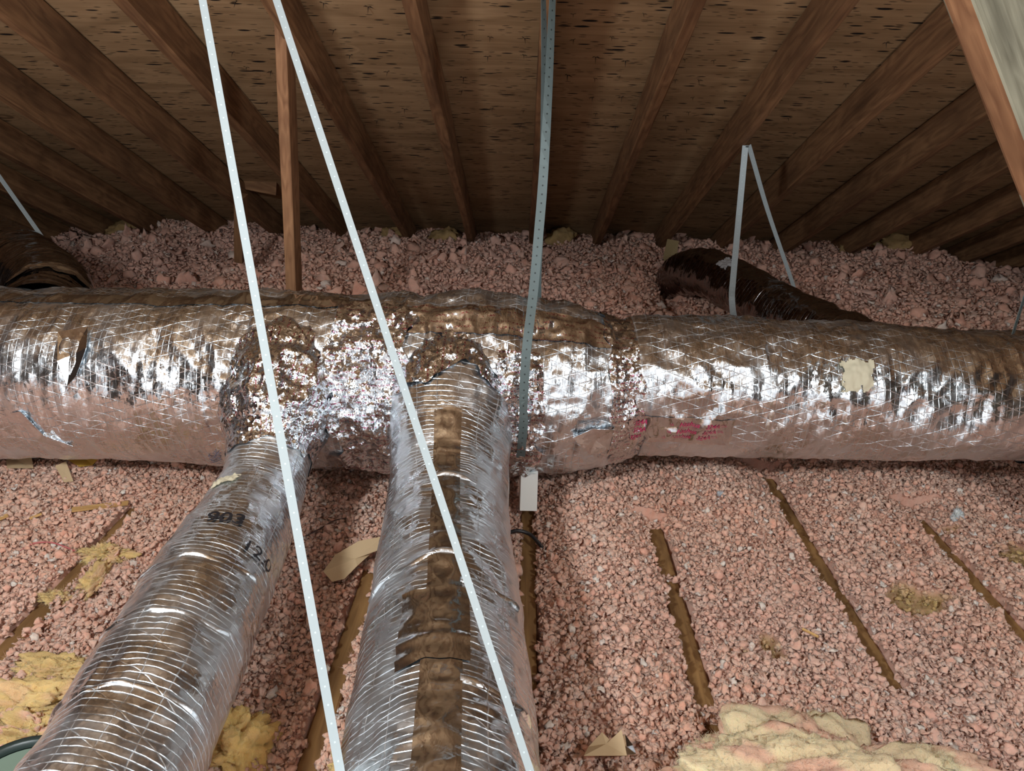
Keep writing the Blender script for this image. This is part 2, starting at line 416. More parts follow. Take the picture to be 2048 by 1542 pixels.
# ------------------------------------------------------------------ loose insulation
patches = []   # (x, y, rx, ry) thin yellowish spots in the fill
for px, py, rx, ry in ((1840, 1200, .085, .06), (1545, 1290, .03, .05), (2040, 1120, .05, .08), (1900, 1060, .03, .02), (1500, 1310, .03, .02), (1960, 1180, .05, .02)):
    p = pz(px, py, -1.19); patches.append((p.x, p.y, rx, ry))
def patchf(x, y):
    r = np.zeros_like(x)
    for a, b, rx, ry in patches:
        d = ((x-a)/rx)**2+((y-b)/ry)**2+vn(x*30, y*30, 3)*.7
        r = np.maximum(r, sstep(1.1, .5, d))
    return r
def exposed(x, y):
    m = np.zeros_like(x)
    for k, (a, b) in JR.items():
        wob = .0245+.011*vn(x*0+JX[k]*9+np.sign(x-JX[k])*5, y*22, 1.5)+.006*vn(y*60, x*0+k, 3)
        endw = .03*vn(y*3, x*30, 8)
        lump = vn(y*9, x*0+k*3.1, 4)
        mk = (np.abs(x-JX[k]) < wob) & (y > a+endw) & (y < b+endw) & (lump > -.86)
        m = np.maximum(m, mk)
    return m
def height(x, y):
    near = -1.186+.016*vn(x*3, y*3, 0)+.015*vn(x*9, y*9, 2)+.006*vn(x*20, y*20, 5)+.007*vn(x*38, y*38, 6)
    # mounds under / ahead of the main duct, hollow by the joists
    near = near+.055*np.exp(-(((x-.62)/.28)**2+((y-1.98)/.22)**2))+.05*np.exp(-(((x-.22)/.16)**2+((y-1.75)/.22)**2))
    near = near+.05*np.exp(-(((x-1.25)/.4)**2+((y-2.1)/.2)**2))
    near = near+.030*np.exp(-(((x-.25)/.10)**2+((y-1.18)/.10)**2))-.03*np.exp(-(((x-.24)/.14)**2+((y-1.02)/.06)**2))
    dj = np.full_like(x, 9.)
    for k in JR: dj = np.where((y > JR[k][0]-.05) & (y < JR[k][1]+.05), np.minimum(dj, np.abs(x-JX[k])), dj)
    near = np.minimum(near, -1.203+np.clip(dj-.015, 0, 1)*.5)
    far = -1.05+.11*sstep(3.2, 4.6, y)+.05*vn(x*1.7, y*1.7, 9)+.028*vn(x*5, y*5, 4)+.012*vn(x*14, y*14, 6)
    far = far-.16*sstep(2.4, 3.3, x)*sstep(3.6, 4.2, y)-.10*sstep(-2.4, -3.2, x)
    far = far+.07*np.exp(-(((x-.62)/.25)**2+((y-4.1)/.35)**2))
    far = far-.12*np.exp(-(((x-.78)/.05)**2+((y-3.75)/.3)**2))
    w = sstep(2.15, 2.75, y)
    h = near*(1-w)+far*w
    return h - .02*patchf(x, y)
def gsurf(x, y): return float(height(np.array([float(x)]), np.array([float(y)]))[0])
def inscol(x, y, r1, r2):
    n = vn(x*2.2, y*2.2, 1)*.5+.5; n2 = vn(x*9, y*9, 2)*.5+.5
    a = np.array((.86, .46, .335)); b = np.array((.90, .58, .455)); c = np.array((.76, .48, .40)); ye = np.array((.60, .42, .19))
    t = np.clip(r1*.9+(n2-.5)*.5, 0, 1)[:, None]; col = a*(1-t)+b*t
    t = np.clip(n-.45+(r2-.5)*.3, 0, .7)[:, None]; col = col*(1-t)+c*t
    wht = (r2 > .965)[:, None]; col = np.where(wht, np.array((.90, .74, .64)), col)
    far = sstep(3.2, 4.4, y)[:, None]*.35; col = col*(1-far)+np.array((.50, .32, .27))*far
    p = patchf(x, y)[:, None]*np.clip(.55+r2*.6, 0, 1)[:, None]
    return col*(1-p)+ye*p
ALLV = []; ALLF = []; ALLC = []; voff = 0
def base_grid(x0, x1, y0, y1, st):
    global voff
    xs = np.arange(x0, x1+st/2, st); ys = np.arange(y0, y1+st/2, st)
    X, Y = np.meshgrid(xs, ys); x = X.ravel(); y = Y.ravel()
    z = height(x, y)-.004+.005*vn(x*70, y*70, 0)
    ex = exposed(x, y); z = np.where(ex > 0, -1.262, z)
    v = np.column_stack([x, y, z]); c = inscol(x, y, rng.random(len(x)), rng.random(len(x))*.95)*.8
    f = grid_faces(len(ys), len(xs))
    ALLV.append(v); ALLC.append(c); ALLF.append(np.concatenate([f[:, [0, 1, 2]], f[:, [0, 2, 3]]])+voff); voff += len(v)
base_grid(-2.0, 2.2, .5, 2.3, .009)
base_grid(-4.3, 4.3, 2.3, 5.1, .02)
base_grid(-4.3, 4.3, -3.0, .5, .05)
for xr in ((-4.3, -2.0), (2.2, 4.3)): base_grid(xr[0], xr[1], .5, 2.3, .05)
import bmesh
def ico(sub):
    bm = bmesh.new(); bmesh.ops.create_icosphere(bm, subdivisions=sub, radius=1)
    v = np.array([q.co[:] for q in bm.verts]); f = np.array([[w.index for w in q.verts] for q in bm.faces]); bm.free(); return v, f
def clumps(x0, x1, y0, y1, sp, r0, r1, sub, keep=1.0, zr=.006):
    global voff
    xs = np.arange(x0, x1, sp); ys = np.arange(y0, y1, sp*.87)
    X, Y = np.meshgrid(xs, ys); X[1::2] += sp/2
    x = X.ravel()+rng.uniform(-.45, .45, X.size)*sp; y = Y.ravel()+rng.uniform(-.45, .45, X.size)*sp
    ok = (exposed(x, y) == 0) & (rng.random(len(x)) < keep)
    p = patchf(x, y); ok &= (rng.random(len(x)) > p*.75)
    if y1 < 2.4: ok &= np.abs(x) < .50+.66*y
    x, y = x[ok], y[ok]; n = len(x)
    z = height(x, y)+rng.uniform(-.5, 1., n)*zr
    iv, iff = ico(sub); NV = 32; var = []
    for q in range(NV):
        s = q*13.7
        d = 1+.55*vn(iv[:, 0]*1.8+s, iv[:, 1]*1.8, iv[:, 2]*1.8)+.24*vn(iv[:, 0]*3.9+s, iv[:, 1]*4.7, iv[:, 2]*4.7+5)
        w = iv*d[:, None]
        if q % 5 < 3: w = np.column_stack([w[:, 0]*1.25, w[:, 1]*1.0, w[:, 2]*.34+(.55 if q % 2 else -.45)*w[:, 0]**2+.3*w[:, 1]*w[:, 0]+.22*np.sin(5*w[:, 0]+s)])
        else: w = w*np.array((1.1, .9, .8))
        var.append(w)
    var = np.array(var)[rng.integers(0, NV, n)]
    a = rng.uniform(0, 2*PI, n); b = rng.normal(0, .75, n)
    r = (r0+(r1-r0)*rng.random(n)**1.8)
    vx, vy, vz = var[..., 0], var[..., 1], var[..., 2]
    ca, sa, cb, sb = np.cos(a)[:, None], np.sin(a)[:, None], np.cos(b)[:, None], np.sin(b)[:, None]
    vx, vz = vx*cb+vz*sb, vz*cb-vx*sb
    vx, vy = vx*ca-vy*sa, vx*sa+vy*ca
    V = np.stack([vx*r[:, None]+x[:, None], vy*r[:, None]+y[:, None], vz*r[:, None]+z[:, None]], -1).reshape(-1, 3)
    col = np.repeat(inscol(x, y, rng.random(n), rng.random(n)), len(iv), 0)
    Fc = (iff[None]+(np.arange(n)*len(iv))[:, None, None]).reshape(-1, 3)+voff
    ALLV.append(V); ALLF.append(Fc); ALLC.append(col); voff += len(V)
    return n
clumps(-1.95, 1.95, .85, 2.30, .0088, .0035, .0095, 2, zr=.010)
clumps(-1.95, 1.95, .85, 2.30, .030, .008, .014, 2, .6, .012)
clumps(-4.2, 4.0, 3.1, 5.0, .019, .008, .019, 1, zr=.02)
clumps(-4.2, 4.0, 3.1, 5.0, .09, .025, .045, 2, .5, .03)
clumps(-3.0, 3.0, 2.3, 3.1, .04, .016, .03, 1)
def fibres(P, Nn, L, W, per, spread=.8):
    """short bent glass fibres standing on a surface: two thin triangles each"""
    n = len(P)*per; P = np.repeat(P, per, 0); Nn = np.repeat(Nn, per, 0)
    d = Nn*(1-spread*.5)+rng.normal(0, spread, (n, 3)); d /= np.linalg.norm(d, axis=1)[:, None]
    s_ = np.cross(d, rng.normal(0, 1, (n, 3))); s_ /= np.linalg.norm(s_, axis=1)[:, None]
    l = (L*(.4+rng.random(n)))[:, None]; w = W; k = rng.normal(0, .3, (n, 3))
    a = P+s_*w; b = P-s_*w; m = P+d*l*.55; c = P+(d+k)*l
    V = np.stack([a, b, m+s_*w*.7, m-s_*w*.7, c], 1).reshape(-1, 3)
    o_ = (np.arange(n)*5)[:, None]
    Ff = np.concatenate([o_+np.array([[0, 1, 3]]), o_+np.array([[0, 3, 2]]), o_+np.array([[2, 3, 4]])])
    return V, Ff
n_ = 75000; yy = .86+1.42*rng.random(n_); xx = (rng.random(n_)*2-1)*(.50+.66*yy); kk = exposed(xx, yy) == 0; xx, yy = xx[kk], yy[kk]
V_, F_ = fibres(np.column_stack([xx, yy, height(xx, yy)+.005]), np.tile([0, 0, 1.], (len(xx), 1)), .010, .00035, 2)
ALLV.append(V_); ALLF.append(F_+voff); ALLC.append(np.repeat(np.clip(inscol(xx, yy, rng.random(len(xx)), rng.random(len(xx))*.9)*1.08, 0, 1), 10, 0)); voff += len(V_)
n_ = 60000; yy = 3.1+1.8*rng.random(n_); xx = -3.6+7.2*rng.random(n_)
V_, F_ = fibres(np.column_stack([xx, yy, height(xx, yy)+.012]), np.tile([0, 0, 1.], (n_, 1)), .020, .0007, 1)
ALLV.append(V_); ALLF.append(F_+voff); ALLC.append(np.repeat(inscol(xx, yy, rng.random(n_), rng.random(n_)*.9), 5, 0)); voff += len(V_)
ins = link_mesh('blown_insulation', np.concatenate(ALLV), np.concatenate(ALLF), M_ins, col=np.concatenate(ALLC))
tag(ins, 'pink loose blown fibreglass covering the attic floor around the ducts', 'insulation', kind='stuff')
ALLV = ALLF = ALLC = None

# ------------------------------------------------------------------ ducts
class Duct:
    def __init__(s, pts, n=400, disp=None, up=(0, 0, 1)):
        P = np.array([p[:3] for p in pts], float); R = np.array([p[3] for p in pts], float)
        Q = np.vstack([2*P[0]-P[1], P, 2*P[-1]-P[-2]]); RQ = np.concatenate([[R[0]], R, [R[-1]]])
        out = []; ro = []
        for i in range(1, len(Q)-2):
            for t in np.linspace(0, 1, 40, endpoint=False):
                c = [-.5*t**3+t**2-.5*t, 1.5*t**3-2.5*t**2+1, -1.5*t**3+2*t**2+.5*t, .5*t**3-.5*t**2]
                out.append(sum(c[j]*Q[i-1+j] for j in range(4))); 
                tt = t*t*(3-2*t) if False else t
                ro.append(sum(c[j]*RQ[i-1+j] for j in range(4)))
        out.append(P[-1]); ro.append(R[-1]); out = np.array(out); ro = np.array(ro)
        d = np.r_[0, np.cumsum(np.linalg.norm(np.diff(out, axis=0), axis=1))]
        s.L = d[-1]; s.d = d; s.P = out; s.R = ro; T = np.gradient(out, d, axis=0); s.T = T/np.linalg.norm(T, axis=1)[:, None]
        s.disp = disp; s.up = np.array(up, float)
    def base(s, u):
        c = np.stack([np.interp(u, s.d, s.P[:, i]) for i in range(3)], -1)
        T = np.stack([np.interp(u, s.d, s.T[:, i]) for i in range(3)], -1); T /= np.linalg.norm(T, axis=-1)[..., None]
        r = np.interp(u, s.d, s.R); Rv = np.cross(T, s.up); Rv /= np.linalg.norm(Rv, axis=-1)[..., None]; U = np.cross(Rv, T)
        return c, T, r, Rv, U
    def surf(s, u, th, off=0., flat=False):
        u = np.asarray(u, float); th = np.asarray(th, float); u, th = np.broadcast_arrays(u, th)
        c, T, r, Rv, U = s.base(u)
        n = U*np.cos(th)[..., None]+Rv*np.sin(th)[..., None]; p = c+n*r[..., None]
        dd = off
        if s.disp is not None and not flat: dd = dd+s.disp(p, u, th, r)
        return c+n*(r+dd)[..., None]
    def skin(s, name, u0, u1, du, nth, mat, parent, th0=-PI, th1=PI, off=0., extra=None, ragged=0., label=None):
        us = np.linspace(u0, u1, max(2, int((u1-u0)/du)+1)); ths = np.linspace(th0, th1, nth)
        Ug, Tg = np.meshgrid(us, ths, indexing='ij')
        rm = float(np.mean(np.interp(us, s.d, s.R)))
        if ragged:
            k = (Ug-u0)/(u1-u0); Ug = Ug+ragged*vn(Tg*6, 3.3+u0, 0)*(1-k)+ragged*vn(Tg*6, 8.8+u1, 0)*k
        if extra is not None: off = off+extra(s.surf(Ug, Tg, 0, True), Ug, Tg)
        v = s.surf(Ug, Tg, off).reshape(-1, 3)
        uv = np.stack([Ug.ravel(), (Tg*rm).ravel()], 1)
        o = link_mesh(name, v, grid_faces(len(us), nth)[:, ::-1], mat, None, uv)
        adopt(o, parent)
        if label: o['label'] = label
        return o
def text_on(duct, txt, u, th, size, mat, parent, name='printed_text', rot=0., off=.003, shear=0., label=None, flip=1, bold=0.):
    cu = bpy.data.curves.new('t', 'FONT'); cu.body = txt; cu.size = size; cu.shear = shear; cu.resolution_u = 3; cu.offset = bold
    to = bpy.data.objects.new('t', cu); C.link(to); bpy.context.view_layer.update()
    me = bpy.data.meshes.new_from_object(to.evaluated_get(bpy.context.evaluated_depsgraph_get()))
    bm = bmesh.new(); bm.from_mesh(me); bmesh.ops.triangulate(bm, faces=bm.faces[:]); bmesh.ops.subdivide_edges(bm, edges=[e for e in bm.edges if e.calc_length() > size*.25], cuts=2, use_grid_fill=False); bmesh.ops.triangulate(bm, faces=bm.faces[:])
    v = np.array([q.co[:2] for q in bm.verts]); f = [[w.index for w in q.verts] for q in bm.faces]; bm.free()
    bpy.data.objects.remove(to)
    c, s = math.cos(rot), math.sin(rot)
    a = v[:, 0]*c-v[:, 1]*s; b = v[:, 0]*s+v[:, 1]*c
    r = float(np.interp(u, duct.d, duct.R))
    w = duct.surf(u+a*flip, th-b/r*flip, off)
    o = link_mesh(name, w, np.array(f), mat, None, smooth=True); adopt(o, parent)
    if label: o['label'] = label
    return o

def disp_main(p, u, th, r):
    x, y, z = p[..., 0], p[..., 1], p[..., 2]
    d = .0045*ridge(x*11+vn(x*3, th*1.5)*1.2, th*1.3, 0, 1)+.0030*ridge(x*26, th*2.6+x*2, 2, 2)+.002*ridge(x*48, z*16, y*16, 3)
    d = d+.012*vn(x*1.6, th*1.1, 0, 4)+.005*vn(x*5, th*2.2, 0, 5)
    sec = sstep(.36, .42, x)*sstep(1.5, 1.4, x)
    d = d+sec*.004*ridge(x*18+th*2.5, th*3.2-x*4, 0, 6)
    mid = sstep(-.95, -.8, x)*sstep(.42, .30, x)
    d = d+mid*(.007*ridge(x*14, y*14, z*14, 7)+.004*ridge(x*34, y*34, z*34, 8))
    d = d+.016*mid*np.exp(-((x+.13)/.14)**2)*np.clip(np.cos(th), 0, 1)
    return d
mainpts = [(-3.3, 2.0, -.85, .27), (-1.5, 2.0, -.852, .262), (-1.0, 2.0, -.85, .262), (-.6, 2.0, -.845, .252), (-.2, 2.0, -.84, .250), (.05, 2.0, -.845, .248), (.18, 2.0, -.850, .236), (.27, 2.0, -.845, .212),
           (.335, 2.0, -.835, .192), (.40, 2.0, -.833, .200), (.7, 2.0, -.835, .204), (1.1, 2.0, -.833, .200), (1.4, 2.0, -.828, .190), (1.52, 2.0, -.825, .186), (1.7, 2.0, -.83, .195), (3.3, 2.0, -.84, .20)]
D1 = Duct(mainpts, disp=disp_main)
def um(x): return float(np.interp(x, D1.P[:, 0], D1.d))
main = empty('main_trunk_duct', (0, 2.0, -1.10), 'thick foil-wrapped main duct running across the attic from left to right, above the pink fill', 'duct')
D1.skin('foil_jacket', um(-3.3), um(-2.0), .02, 90, M_main, main)
D1.skin('foil_jacket', um(-2.0), um(-.52), .006, 230, M_main, main, label='thick left stretch of foil jacket with a diamond thread pattern')
D1.skin('foil_jacket', um(-.52), um(.345), .006, 230, M_main, main, label='bulging middle stretch of foil jacket between and right of the branches')
D1.skin('foil_jacket', um(.325), um(1.56), .006, 210, M_main, main, off=.004, label='thinner right stretch of foil jacket with bright wrinkles')
D1.skin('foil_jacket', um(1.53), um(3.3), .012, 150, M_main, main, off=.010, label='end stretch of foil jacket overlapping at the right edge')
def crump(a, sc):
    return lambda p, u, t: a*ridge(p[..., 0]*sc, p[..., 1]*sc, p[..., 2]*sc, 21)+a*.6*ridge(p[..., 0]*sc*2.3, p[..., 1]*sc*2.3, p[..., 2]*sc*2.3, 22)
D1.skin('tape_collar', um(.255), um(.345), .004, 260, M_tapeP, main, off=.004, extra=crump(.002, 20), ragged=.018, label='crumpled printed foil tape where the duct narrows')
D1.skin('tape_strip', um(-.42), um(.30), .006, 24, M_tapeQ, main, th0=math.radians(18), th1=math.radians(38), off=.0025, extra=crump(.0008, 16), label='printed foil tape lying along the top of the bulge')
D1.skin('tape_strip', um(-3.2), um(-.42), .01, 12, M_tape, main, th0=math.radians(2), th1=math.radians(16), off=.002, label='plain foil seam tape along the top of the left stretch')
D1.skin('tape_collar', um(-.52), um(-.30), .004, 200, M_tapeP, main, th0=math.radians(15), th1=math.radians(175), off=.007, extra=crump(.006, 17), ragged=.03, label='crumpled printed foil tape between the two branches')
D1.skin('tape_collar', um(-.06), um(.055), .004, 200, M_tapeP, main, th0=math.radians(48), th1=math.radians(175), off=.007, extra=crump(.004, 20), ragged=.02, label='crumpled printed foil tape left of the grey strap')
D1.skin('tape_patch', um(.345), um(.66), .006, 30, M_tapeQ, main, th0=math.radians(103), th1=math.radians(128), off=.007, extra=crump(.0006, 20), label='flat patch of foil tape with magenta print') if False else None
PATCH = D1.skin('tape_patch', um(.30), um(.60), .006, 30, M_tape, main, th0=math.radians(92), th1=math.radians(119), off=.0058, label='flat patch of foil tape carrying the magenta print')
for i, (row, xo) in enumerate(((99.5, .006), (105.5, .0), (111.5, -.012))):
    th = math.radians(row)
    for tx, x_, sz in (('Nashua', .440, .0185), ('324A', .512, .0185), ('324A', .310, .0185)):
        text_on(D1, tx, um(x_+xo), th, sz, M_print, main, off=.0082, shear=.3, bold=.0002)
    text_on(D1, 'UL', um(.415+xo), th, .010, M_print, main, off=.0082)
    text_on(D1, '....................', um(.440+xo), th+.028, .011, M_print, main, off=.0082)
    text_on(D1, '==', um(.556+xo), th, .015, M_print, main, off=.0082)
for o_ in [q for q in C if q.name.startswith('printed_text')]: o_.parent = PATCH
text_on(D1, '*5N', um(-.885), math.radians(118), .05, M_inkb, main, name='stamped_mark', rot=-PI/2-.25, off=.0035, label='faint blue grey stamp near the lower edge')
# torn tan patch
def blob_patch(duct, name, u0, u1, t0, t1, mat, parent, label, off=.006, seed=0):
    n, m = 40, 30; us = np.linspace(u0, u1, n); ts = np.linspace(t0, t1, m)
    Ug, Tg = np.meshgrid(us, ts, indexing='ij')
    v = duct.surf(Ug, Tg, off+.003*vn(Ug*90, Tg*20, seed)).reshape(-1, 3)
    f = grid_faces(n, m)[:, ::-1]
    cx_ = (f//m).mean(1)/(n-1)*2-1; cy_ = (f % m).mean(1)/(m-1)*2-1
    dd = np.maximum(np.abs(cx_), np.abs(cy_))+.35*vn(cx_*5, cy_*5, seed+.5)
    o = link_mesh(name, v, f[dd < .88], mat, None, uv=np.stack([Ug.ravel(), Tg.ravel()], 1)); adopt(o, parent); o['label'] = label; return o
blob_patch(D1, 'torn_facing', um(.875), um(.965), math.radians(42), math.radians(67), M_tan, main, 'torn tan paper patch stuck on the foil', .010)
# flap of foil near the left and the long torn wrinkle
def fan(name, pts, mat, parent, label=None, th=.0012):
    """small bent sheet given as a ring of points, closed and thin but solid"""
    P = [Vector(p) for p in pts]; c = sum(P, Vector())/len(P); n = len(P)
    nn = sum(((P[i]-c).cross(P[(i+1) % n]-c) for i in range(n)), Vector()).normalized()
    v = [c+nn*th*2]+[p for p in P]+[c-nn*0]+[p-nn*th for p in P]
    f = [(0, 1+i, 1+(i+1) % n) for i in range(n)]+[(n+1, n+2+(i+1) % n, n+2+i) for i in range(n)]+[(1+i, n+2+i, n+2+(i+1) % n, 1+(i+1) % n) for i in range(n)]
    o = link_mesh(name, v, f, mat, None, smooth=False)
    if parent: adopt(o, parent)
    if label: o['label'] = label
    return o
def S1(x, deg, off=.008): return Vector(D1.surf(um(x), math.radians(deg), off))
fan('loose_flap', [S1(-1.27, 42), S1(-1.19, 38, .011), S1(-1.175, 52, .012), S1(-1.20, 68), S1(-1.225, 74), S1(-1.25, 60, .004)], M_tape, main, 'peeled foil flap')
fan('loose_flap', [S1(-1.40, 92, .004), S1(-1.365, 90, .008), S1(-1.33, 108, .006), S1(-1.27, 118, .007), S1(-1.30, 124, .004), S1(-1.36, 114, .004)], M_tape, main, 'foil flap on the lower left face')
fan('loose_flap', [S1(.15, 100), S1(.20, 93, .02), S1(.26, 96, .012), S1(.245, 112, .02), S1(.20, 118, .006)], M_tape, main, 'crumpled foil tab on the bulge')

def disp_br(seed, a=1., neck=None):
    def f(p, u, th, r):
        d = .0004*ridge(u*74, th*.4, seed)+.003*ridge(u*8+th*.8, th*1.5, seed, 2)+.006*vn(u*2.2, th*1.2, seed, 3)+.0016*ridge(u*30, th*4, seed, 4)
        if neck: 
            k = sstep(neck+.05, neck-.05, u)
            d = d*(1-k)+k*(.011*ridge(p[..., 0]*15, p[..., 1]*15, p[..., 2]*15, 5)+.006*ridge(p[..., 0]*34, p[..., 1]*34, p[..., 2]*34, 6))
        return d*a
    return f
# left (narrow) branch
bl = empty('branch_duct', (-.6, 1.2, -1.11), 'narrower foil branch duct with black marker digits, running to the lower left', 'duct', None)
DL = Duct([(-.66, 2.02, -.80, .175), (-.66, 1.88, -.80, .172), (-.662, 1.775, -.835, .150), (-.660, 1.69, -.895, .118), (-.655, 1.60, -.94, .104), (-.648, 1.48, -.972, .110), (-.635, 1.25, -.98, .120), (-.62, 1.0, -.985, .124), (-.60, .6, -.99, .126), (-.585, .3, -.99, .126)], disp=disp_br(3, 1, .36))
DL.skin('tape_collar', .0, .43, .004, 220, M_tapeP, bl, off=.003, ragged=.02, label='crumpled magenta-printed foil tape wrapped round the joint')
JL = DL.skin('foil_jacket', .40, DL.L, .005, 170, M_branch, bl)
for u in (.93, 1.08, 1.25):
    DL.skin('foil_ridge', u-.022, u+.022, .002, 90, M_branch, bl, th0=-1.3, th1=1.2, off=.0, extra=(lambda u: lambda p, U, t: .0065*np.clip(1-((U-u-.010*vn(t*2.5, u*9, 0))/.007)**2, 0, 1)*(.5+.5*vn(t*4, u, 2))-.001)(u))
text_on(DL, '903', .815, .16, .052, M_ink, bl, 'marker_text', rot=-PI/2, off=.004, flip=-1, bold=.0008)
text_on(DL, 'R', .83, .98, .05, M_ink, bl, 'marker_text', rot=-PI/2, off=.004, flip=-1)
text_on(DL, '12.0', .88, -.60, .048, M_ink, bl, 'marker_text', rot=-PI/2, off=.004, flip=-1)
for o_ in [q for q in C if q.name.startswith('marker_text')]: o_.parent = JL
blob_patch(DL, 'torn_facing', .60, .64, .05, .75, M_tan, bl, 'torn tan edge in the foil', .004, 3)
# centre (wide) branch
bc = empty('branch_duct', (-.12, 1.2, -1.14), 'wide foil branch duct with a smooth tape seam on top, coming straight towards the camera', 'duct', None)
DC = Duct([(-.19, 2.02, -.80, .17), (-.19, 1.90, -.80, .172), (-.188, 1.80, -.835, .170), (-.185, 1.70, -.90, .158), (-.180, 1.60, -.955, .150), (-.172, 1.48, -.985, .147), (-.15, 1.25, -.995, .149), (-.125, 1.0, -1.0, .151), (-.095, .6, -1.0, .152), (-.08, .3, -1.0, .152)], disp=disp_br(9, 1.25, None))
DC.skin('tape_collar', .0, .235, .004, 220, M_tapeP, bc, off=.004, extra=crump(.008, 16), ragged=.03, label='crumpled magenta-printed foil tape arching over the joint')
DC.skin('foil_jacket', .18, DC.L, .005, 190, M_branch, bc, off=.001)
DC.skin('seam_tape', .33, DC.L, .006, 20, M_tape, bc, th0=-.22, th1=.20, off=.0022, ragged=.01, label='smooth foil seam tape down the top')
DC.skin('tape_patch', 1.02, 1.20, .006, 20, M_tape, bc, th0=-.30, th1=.50, off=.0035, ragged=.004, label='square foil tape patch')
for u, a, b in ((.92, -.2, 1.3), (1.0, -1.2, -.2), (1.25, -1.3, -.2), (.62, -.5, .2)):
    DC.skin('foil_ridge', u-.03, u+.03, .002, 90, M_branch, bc, th0=a, th1=b, off=.0, extra=(lambda u: lambda p, U, t: .010*np.clip(1-((U-u-.016*vn(t*2.2, u*9, 0))/.010)**2, 0, 1)*(.55+.45*vn(t*4, u, 2))-.001)(u))
# rear right flexible duct
fr = empty('flexible_duct', (1.0, 3.0, -.9), 'shiny dark flexible duct behind the main duct at right, hung in the white V strap', 'duct')
DR = Duct([(.84, 3.98, -1.08, .105), (.845, 3.78, -.93, .110), (.90, 3.48, -.835, .112), (.98, 3.15, -.825, .108), (1.09, 2.80, -.845, .105), (1.20, 2.50, -.84, .108), (1.30, 2.20, -.84, .11), (1.34, 2.05, -.84, .11)],
          disp=lambda p, u, th, r: .007*ridge(u*14+th*.4, th*.9, 1, 2)+.002*ridge(u*40, th*2, 2, 3)+.008*vn(u*3, th, 1, 4))
DR.skin('film_jacket', 0, DR.L, .006, 120, M_rear, fr)
DR.skin('end_collar', 0.0, .13, .006, 60, simple('pale_grey_boot', (.45, .48, .5), .6), fr, off=.006, label='pale grey collar at the far end') if False else None
blob_patch(DR, 'tape_patch', .80, .88, .15, .75, simple('grey_patch', (.42, .42, .43), .6), fr, 'light grey patch near the strap', .004, 2)
# rear left flexible duct
frl = empty('flexible_duct', (-2.2, 2.5, -.9), 'dark ribbed flexible duct rising behind the main duct at the far left edge', 'duct')
DQ = Duct([(-1.50, 2.10, -.72, .125), (-1.62, 2.33, -.70, .130), (-1.85, 2.58, -.70, .140), (-2.2, 2.80, -.66, .15), (-2.7, 2.95, -.62, .15), (-3.4, 3.0, -.6, .15)],
          disp=lambda p, u, th, r: .004*ridge(u*42, th*.3, 1, 2)+.006*vn(u*4, th, 1, 4)+.003*ridge(u*12, th*2, 2, 3))
DQ.skin('film_jacket', 0, DQ.L, .006, 120, M_rear, frl)
DQ.skin('tape_collar', .12, .18, .004, 90, M_tape, frl, off=.004, extra=crump(.004, 22), ragged=.012, label='bright foil tape band round the elbow')

# ------------------------------------------------------------------ straps
def ribbon(name, pts, wdirs, w, mat, parent, th=.0012):
    P = [Vector(p) for p in pts]; out = []; uv = []; n = len(P); L = 0
    for i, p in enumerate(P):
        t = (P[min(i+1, n-1)]-P[max(i-1, 0)]).normalized(); s = Vector(wdirs[i] if isinstance(wdirs, list) else wdirs)
        s = (s-t*s.dot(t)).normalized(); k = t.cross(s)
        ww = w[i] if isinstance(w, list) else w
        if i: L += (p-P[i-1]).length
        for a, b in ((-1, 1), (1, 1), (1, -1), (-1, -1)):
            out.append(p+s*a*ww/2+k*b*th/2); uv.append((L, a*ww/2))
    f = []
    for i in range(n-1):
        for q in range(4):
            f.append((i*4+q, i*4+(q+1) % 4, i*4+4+(q+1) % 4, i*4+4+q))
    f.append((3, 2, 1, 0)); f.append(tuple((n-1)*4+q for q in range(4)))
    o = link_mesh(name, out, f, mat, None, uv=uv, smooth=False)
    if parent: adopt(o, parent)
    return o
def lerp(a, b, n): a, b = Vector(a), Vector(b); return [a.lerp(b, i/(n-1)) for i in range(n)]
# near pair, sling under the wide branch
ap1 = proof(405-.178*1290, -1290); ap2 = proof(553-.329*1290, -1290)
def on_line(x0, k, want):
    best = min((abs(proof(x0+k*py, py).x-want), py) for py in range(-2600, -300, 10)); return proof(x0+k*best[1], best[1])
A1 = on_line(405, .178, -.722); A2 = on_line(553, .329, -.722)
CR0 = Vector((-.104, 0, -1.0)); RS = .166
def tangent(A, sgn):
    v = Vector((A.x-CR0.x, A.z-CR0.z)); L = v.length; a = math.atan2(v.y, v.x)-sgn*math.acos(RS/L)
    return Vector((CR0.x+RS*math.cos(a), .74, CR0.z+RS*math.sin(a))), a
def on_duct(px, py):
    d = ray(px, py); A = d.x**2+d.z**2; B = -2*(d.x*CR0.x+d.z*CR0.z); Cc = CR0.x**2+CR0.z**2-RS**2
    return d*((-B-math.sqrt(max(B*B-4*A*Cc, 0)))/(2*A))
bR = on_duct(1066, 1560); SY = bR.y; aR = math.atan2(bR.z-CR0.z, bR.x-CR0.x)
bL, aL = tangent(A1, -1); bL = pyy(684, 1565, SY); aL = math.atan2(bL.z-CR0.z, bL.x-CR0.x)
st = empty('hanger_strap', A1, 'long pale strap sling crossing the foreground as two diagonal lines, cradling the wide branch duct', 'strap')
def dirw(p, q): return rt2
ribbon('strap_run', lerp(A1, bL, 12), (rt2+fw*.25), .0135, M_strap, st)['label'] = 'left diagonal run'
ribbon('strap_run', lerp(A2, bR, 12), (rt2+fw*.25), [.0150-.0035*i/11 for i in range(12)], M_strap, st)['label'] = 'right diagonal run'
ribbon('strap_loop', [Vector((-.104+RS*math.cos(a), SY, -1.0+RS*math.sin(a))) for a in np.linspace(aL % (2*PI), aR+2*PI, 34)], Vector((0, 1, 0)), .0135, M_strap, st)
